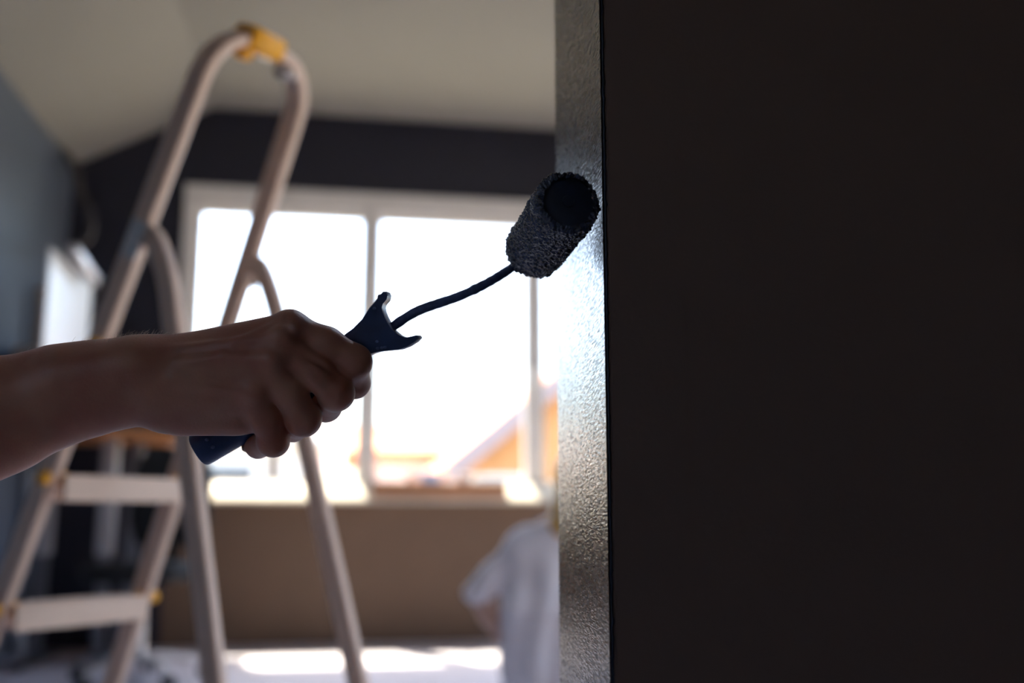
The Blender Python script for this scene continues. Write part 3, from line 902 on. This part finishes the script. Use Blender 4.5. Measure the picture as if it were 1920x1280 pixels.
# loose short-sleeved work suit: inflated body with folds, cut at neck, elbows and ankles
g = bd2
X, Y, Zg = np.meshgrid(*g.g, indexing='ij')
side = (X - WA[0]) * RH[0] + (Y - WA[1]) * RH[1]
fold = .006 * np.sin(side * 58 + 1.6 * np.sin(Zg * 8)) + .004 * np.sin(side * 23 + Zg * 14)
above = np.clip((Zg - (WA[2] - .006)) / .012, 0, 1)
loose = .014 + fold * np.clip((NECK[2] - .08 - Zg) / .12, 0, 1) + above * .022 * np.clip((WA[2] + .20 - Zg) / .16, 0, 1) * np.clip((.235 - np.abs(side)) / .03, 0, 1) + (1 - above) * .010
cut = lambda c, n_, : (X - c[0]) * n_[0] + (Y - c[1]) * n_[1] + (Zg - c[2]) * n_[2]
suit = g.f - loose
suit = np.maximum(suit, cut(NECK + Zv * .005, Zv))
g.f = suit.astype(np.float32)
v, Q = g.mesh(2)
v[:, 2] = np.maximum(v[:, 2], 0.003)
cv = link_mesh('work_suit', v, Q, M['coverall'], pers, smooth=True)
tag(cv, 'loose white short-sleeved work suit')
# hair
hairf = Field(HEAD - .2, HEAD + .2, .006)
hairf.ball(HEAD + Zv * .022 - FH * .010, .099, .02, axis=RH, q=.88)
hairf.cone(HEAD - FH * .035 - Zv * .02, NECK - FH * .045 - Zv * .005, .082, .062, .03, axis=RH, q=1.0)
hairf.ball(HEAD + FH * .105 - Zv * .035, .075, .02, sub=True)
v, Q = hairf.mesh(2)
tag(link_mesh('hair', v, Q, M['blond'], pers, smooth=True), 'blond hair down to the collar')

# ------------------------------------------------------------------ high desk in the far left corner and what stands on it
DZ = 1.20
dx0, dx1, dy0, dy1 = XL + .02, -.74, 5.30, 6.20
dk = empty('desk', ((dx0 + dx1) / 2, (dy0 + dy1) / 2, 0), 'raised desk with orange-brown top on grey steel columns in the corner', 'desk')
MB().box((dx0, dy0, DZ - .035), (dx1, dy1, DZ)).build('desk_top', M['wood'], dk, bevel=.006)
for x in (dx0 + .12, onY(205, 900, 5.75)[0]):
    MB().box((x - .04, 5.71, .55), (x + .04, 5.79, DZ - .035)).build('upper_column', M['alu'], dk, bevel=.004)
    MB().box((x - .03, 5.72, .03), (x + .03, 5.78, .58)).build('lower_column', M['gunmetal'], dk, bevel=.004)
    MB().box((x - .035, 5.40, 0), (x + .035, 6.10, .03)).build('foot_rail', M['gunmetal'], dk, bevel=.006)
xg = onY(256, 870, 5.95)[0]
MB().box((xg - .035, 5.915, .30), (xg + .035, 5.985, DZ - .035)).build('rear_post', M['gunmetal'], dk, bevel=.004)
MB().box((xg - .05, 5.80, .0), (xg + .05, 6.10, .30)).build('rear_post_base', M['gunmetal'], dk, bevel=.004)
# white board on two feet
bx = -1.36
q1, q2 = onX(96, 470, bx), onX(174, 528, bx)
by0, by1, bz1 = q1[1], q2[1], (q1[2] + q2[2]) / 2
wbd = empty('whiteboard', (bx, (by0 + by1) / 2, DZ), 'bright white board standing on the desk by the left wall', 'whiteboard')
MB().box((bx - .012, by0, DZ + .05), (bx, by1, bz1)).build('board_panel', M['whiteboard'], wbd, bevel=.004)
for y in (by0 + .12, by1 - .12):
    MB().box((bx - .12, y - .02, DZ), (bx + .08, y + .02, DZ + .012)).box((bx - .011, y - .015, DZ + .012), (bx - .001, y + .015, DZ + .06)).build('board_foot', M['alu'], wbd, bevel=.002)
# bar lamp with curved arm
ly = 5.75
lp = [onY(x, y, 5.85) for x, y in ((146, 335), (150, 362), (164, 388), (172, 415), (168, 443), (150, 460), (134, 468))]
lbase = onY(140, 318, YW)
lmp = empty('wall_lamp', lbase, 'wall lamp with curved dark arm and a pale bar-shaped head in the far corner', 'lamp')
MB().tube([lbase, lbase - V3(0, .012, 0), lbase - V3(0, .018, 0)], [.05, .05, .04], 24).build('wall_plate', M['lamp'], lmp, smooth=True, auto=40)
MB().tube(bez([lbase - V3(0, .01, 0), lbase - V3(0, .20, -.03)] + lp, 8), .020, 12).build('lamp_arm', M['lamp'], lmp, smooth=True)
h0, h1 = onX(136, 466, -1.30), onX(178, 527, -1.30)
h0[2] += .0
hd_dir = unit(h1 - h0)
MB().sweep([h0, h0 + hd_dir * .01, h1 - hd_dir * .01, h1], lambda i: rrect(*((.060, .050, .014) if i in (1, 2) else (.045, .036, .010))), Zv).build('lamp_head', M['alu'], lmp, smooth=True, auto=40)
MB().tube([lp[-1], (lp[-1] + h0) / 2 + Zv * .01, h0 + hd_dir * .04], .012, 10).build('lamp_joint', M['lamp'], lmp, smooth=True)
# cardboard box and paper tube on the desk
cb0, cb1 = onY(6, 660, 5.36), onY(98, 660, 5.36)
bxz = onY(50, 652, 5.36)[2]
cbx = empty('cardboard_box', ((cb0[0] + cb1[0]) / 2, 5.46, DZ), 'tan cardboard box on the front edge of the desk', 'box')
xa, xb = max(cb0[0], XL + .03), cb1[0]
MB().box((xa, 5.36, DZ), (xb, 5.56, bxz)).build('box_body', M['card'], cbx, bevel=.003)
MB().box((xa + .002, 5.362, bxz), ((xa + xb) / 2 - .002, 5.558, bxz + .004)).build('flap', M['card'], cbx)
MB().box(((xa + xb) / 2 + .002, 5.362, bxz), (xb - .002, 5.558, bxz + .004)).build('flap', M['card'], cbx)
tz = onY(80, 540, 5.64)
tb = MB().tube([V3(tz[0], 5.64, DZ), V3(tz[0], 5.64, tz[2] - .012), V3(tz[0], 5.64, tz[2] - .012), V3(tz[0], 5.64, tz[2])], [.030, .030, .033, .033], 24)
tbo = tb.build('paper_tube', M['tube'], None, smooth=True, auto=40)
tag(tbo, 'brown cardboard tube standing upright behind the tan box', 'tube')
# hose hanging at the left
hp_ = [onY(x, y, 5.15) for x, y in ((44, 990), (46, 1030), (42, 1065), (30, 1095), (18, 1125), (16, 1155), (26, 1180), (38, 1200), (34, 1222), (12, 1234), (-30, 1236))]
hpb = bez([V3(XL + .10, 5.36, DZ - .10), V3(hp_[0][0] - .02, 5.22, .95)] + hp_, 16)
hmn = min(p[2] for p in hpb)
rrh = [.022 + .0022 * (i % 2) for i in range(len(hpb))]
ho_ = MB().tube(hpb, rrh, 12).build('hose', M['hose'], None, smooth=True)
tag(ho_, 'grey ribbed hose hanging in loops below the desk', 'hose')
hb_ = V3(XL, 5.36, DZ - .10)
MB().box((XL, 5.32, DZ - .13), (XL + .12, 5.40, DZ - .07)).build('hose_clip', M['black_plastic'], ho_, bevel=.004)

# ------------------------------------------------------------------ office chair
cc = onY(262, 1190, 5.05); cc[2] = 0
chair = empty('office_chair', cc, 'black office chair with a metal star base in front of the desk', 'chair')
cu = unit(V3(-.35, -1, 0)); cs = V3(-cu[1], cu[0], 0)     # cu: towards the sitter's front
MB().sweep([cc + Zv * z for z in (.455, .465, .50, .53, .54)], lambda i: [(x * k, y * k) for k in ((.80, .96, 1, .96, .82)[i],) for x, y in ell(.24, .25, 28, 3.5)], cu).build('seat', M['black'], chair, smooth=True, auto=60)
bpts = []
for i in range(9):
    z = .62 + .47 * i / 8
    bpts.append(cc - cu * (.21 + .05 * (z - .62)) + Zv * z)
wf = [.75, .9, .98, 1, 1, 1, .97, .88, .68]
MB().sweep(bpts, lambda i: [(x, y * wf[i]) for x, y in ell(.03, .215, 28, 3)], cu).build('backrest', M['black'], chair, smooth=True, auto=60)
MB().sweep(bez([cc - cu * .05 + Zv * .445, cc - cu * .22 + Zv * .45, cc - cu * .27 + Zv * .56, cc - cu * .25 + Zv * .72], 6), lambda i: rrect(.06, .014, .004), cs).build('back_support', M['black_plastic'], chair, smooth=True, auto=40)
MB().tube([cc + Zv * .12, cc + Zv * .28, cc + Zv * .28, cc + Zv * .455], [.03, .03, .017, .017], 16).build('gas_column', M['steel'], chair, smooth=True, auto=40)
MB().tube([cc + Zv * .095, cc + Zv * .10, cc + Zv * .13, cc + Zv * .135], [.035, .045, .042, .03], 20).build('base_hub', M['steel'], chair, smooth=True, auto=40)
for k in range(5):
    a = math.radians(18 + 72 * k)
    d = V3(math.cos(a), math.sin(a), 0)
    MB().sweep([cc + d * .03 + Zv * .115, cc + d * .18 + Zv * .10, cc + d * .31 + Zv * .075], lambda i: rrect(.030 - .005 * i, .046 - .008 * i, .006), Zv).build('base_leg', M['steel'], chair, smooth=True, auto=40)
    w_ = cc + d * .30 + Zv * .03; tt = V3(-d[1], d[0], 0)
    for s2 in (-1, 1):
        MB().tube([w_ + tt * s2 * .010, w_ + tt * s2 * .013, w_ + tt * s2 * .024, w_ + tt * s2 * .027], [.024, .030, .030, .024], 16).build('caster', M['black_plastic'], chair, smooth=True, auto=40)
    MB().tube([w_ + Zv * .005, w_ + Zv * .05], .007, 8).build('caster_stem', M['steel'], chair, smooth=True)

# ------------------------------------------------------------------ things on the window sill
SZ = WZ0 + 2 * sr
pl0, pl1 = onY(698, 915, sy - sr - .01)[0], onY(950, 915, sy - sr - .01)[0]
plk = MB().prism([V3(pl0, y, z) for y, z in [(YW - .018, SZ + .001), (YW - .018, SZ + .014), (sy - sr - .020, SZ + .014), (sy - sr - .020, SZ - .085), (sy - sr - .006, SZ - .085), (sy - sr - .006, SZ + .001)]], (pl1 - pl0, 0, 0)).build('sill_cover_board', M['plank'], None, bevel=.003)
tag(plk, 'brown wooden cover board hooked over the front of the window sill', 'board')
def tub(name, xpx, r, h, mt, label, cat, yy=YW - .085):
    x = onY(xpx, 900, yy)[0]
    e = empty(name, (x, yy, SZ + .0145), label, cat)
    b = V3(x, yy, SZ + .0145)
    MB().tube([b, b + Zv * .003, b + Zv * h, b + Zv * h, b + Zv * (h - .002)], [r * .86, r * .9, r, r * .94, r * .90], 28).build('tub_body', M[mt], e, smooth=True, auto=40)
    MB().tube([b + Zv * (h - .010), b + Zv * (h - .009), b + Zv * (h - .003), b + Zv * (h - .002)], [r * 1.0, r * 1.06, r * 1.06, r * 1.0], 28).build('rim', M[mt], e, smooth=True, auto=40)
tub('plastic_tub', 806, .072, .060, 'blue', 'pale blue plastic tub on the brown sill board', 'tub')
tub('plastic_tub', 868, .052, .055, 'white_pl', 'white plastic tub right of the pale blue tub on the sill', 'tub')
tub('paint_pot', 770, .036, .050, 'white_pl', 'small white pot left of the pale blue tub on the sill', 'pot')

# ------------------------------------------------------------------ outside: paving, two houses, a tree
GZ = -.45
m = MB().box((-60, -40, GZ - .3), (60, 120, GZ))
tag(m.build('ground', M['ground']), 'grass and paving outside the window', 'ground', kind='structure')
def house(name, label, x0, x1, y0, y1, ez, rz, ridge_x=True, over=.35, wm='render', rm='roof', chim=None, nwin=3):
    h = empty(name, ((x0 + x1) / 2, (y0 + y1) / 2, GZ), label, 'house')
    mm = MB()
    if ridge_x:
        mm.prism([V3(x0, y, z) for y, z in ((y0, GZ), (y1, GZ), (y1, ez), ((y0 + y1) / 2, rz), (y0, ez))], (x1 - x0, 0, 0))
    else:
        mm.prism([V3(x, y0, z) for x, z in ((x0, GZ), (x1, GZ), (x1, ez), ((x0 + x1) / 2, rz), (x0, ez))], (0, y1 - y0, 0))
    mm.build('walls', M[wm], h)
    t = .14
    if ridge_x:
        ym = (y0 + y1) / 2; sl = (rz - ez) / (ym - y0)
        for ys, sgn in ((y0, -1), (y1, 1)):
            MB().prism([V3(x0 - over, y, z) for y, z in ((ym, rz + .02), (ys + sgn * over, ez - sl * over + .02), (ys + sgn * over, ez - sl * over + t + .02), (ym, rz + t + .02))], (x1 - x0 + 2 * over, 0, 0)).build('roof_slope', M[rm], h)
        MB().tube([V3(x0 - over, ym, rz + t), V3(x1 + over, ym, rz + t)], .12, 10).build('ridge_cap', M[rm], h)
    else:
        xm = (x0 + x1) / 2; sl = (rz - ez) / (xm - x0)
        for xs, sgn in ((x0, -1), (x1, 1)):
            so = MB().prism([V3(x, y0 - over, z) for x, z in ((xm, rz + .02), (xs + sgn * over, ez - sl * over + .02), (xs + sgn * over, ez - sl * over + t + .02), (xm, rz + t + .02))], (0, y1 - y0 + 2 * over, 0)).build('roof_slope', M[rm], h)
            MB().prism([V3(x, y0 - over - .04, z) for x, z in ((xm, rz - .18), (xs + sgn * over, ez - sl * over - .18), (xs + sgn * over, ez - sl * over + t + .04), (xm, rz + t + .04))], (0, .04, 0)).build('barge_board', M['fascia'], so)
    for k in range(nwin):
        wx = x0 + (x1 - x0) * (k + .5) / nwin
        w = MB().box((wx - .5, y0 - .04, GZ + .9), (wx + .5, y0 + .02, min(GZ + 2.1, ez - .2))).build('window', M['white_pl'], h)
        MB().box((wx - .43, y0 - .05, GZ + .97), (wx + .43, y0 - .03, min(GZ + 2.03, ez - .27))).build('pane', M['dark_glass'], w)
    if chim:
        MB().box((chim - .3, (y0 + y1) / 2 - .3, rz - .3), (chim + .3, (y0 + y1) / 2 + .3, rz + .9)).build('chimney', M['clad'], h)
    return h
e_l = onY(700, 862, 22); e_r = onY(1250, 862, 22)
rdg = onY(800, 812, 25)[2]
house('house', 'white house with a long orange tiled roof across the garden', e_l[0] - .3, e_r[0] + 6, 22, 28, e_l[2] + .1, rdg - .1, True, over=.35)
g_l = onY(872, 862, 15); g_t = onY(1105, 668, 15)
wg = (g_t[0] - g_l[0])
house('gabled_house', 'orange-clad gabled house seen at the right of the window', g_l[0], g_l[0] + 2 * wg, 15.3, 21, g_l[2], g_t[2], False, over=.3, wm='clad', rm='roof')
o_l, o_r = onY(250, 800, 18), onY(650, 800, 18)
house('garden_house', 'low white house behind the tree across the garden', o_l[0], o_r[0] - .4, 18, 21, o_l[2] - .25, o_l[2] + .15, True, over=.25, rm='render', nwin=1)
# tree in front of the left pane
tc0 = onY(520, 745, 13.0)
tr = empty('tree', (tc0[0], 13.0, GZ), 'leafy green tree outside the left part of the window', 'tree')
MB().tube([V3(tc0[0] + .03, 13, GZ), V3(tc0[0], 13.02, GZ + 1.0), V3(tc0[0] - .03, 13, tc0[2] - .25), V3(tc0[0], 13, tc0[2] + .1)], [.11, .085, .07, .03], 12).build('trunk', M['bark'], tr, smooth=True)
lv = MB()
for k in range(2600):
    d = rng.normal(0, 1, 3); d /= np.linalg.norm(d)
    rr_ = rng.random() ** .4
    c = V3(tc0[0], 13, tc0[2]) + d * rr_ * V3(.85, .8, .40)
    a = unit(rng.normal(0, 1, 3)); b = unit(np.cross(a, rng.normal(0, 1, 3)))
    s_ = .045 + .04 * rng.random()
    lv.add([c - a * s_, c + b * s_ * .5, c + a * s_, c - b * s_ * .5], [[0, 1, 2, 3]])
tag(lv.build('foliage', M['leaf'], tr), 'green leaves', kind='stuff')
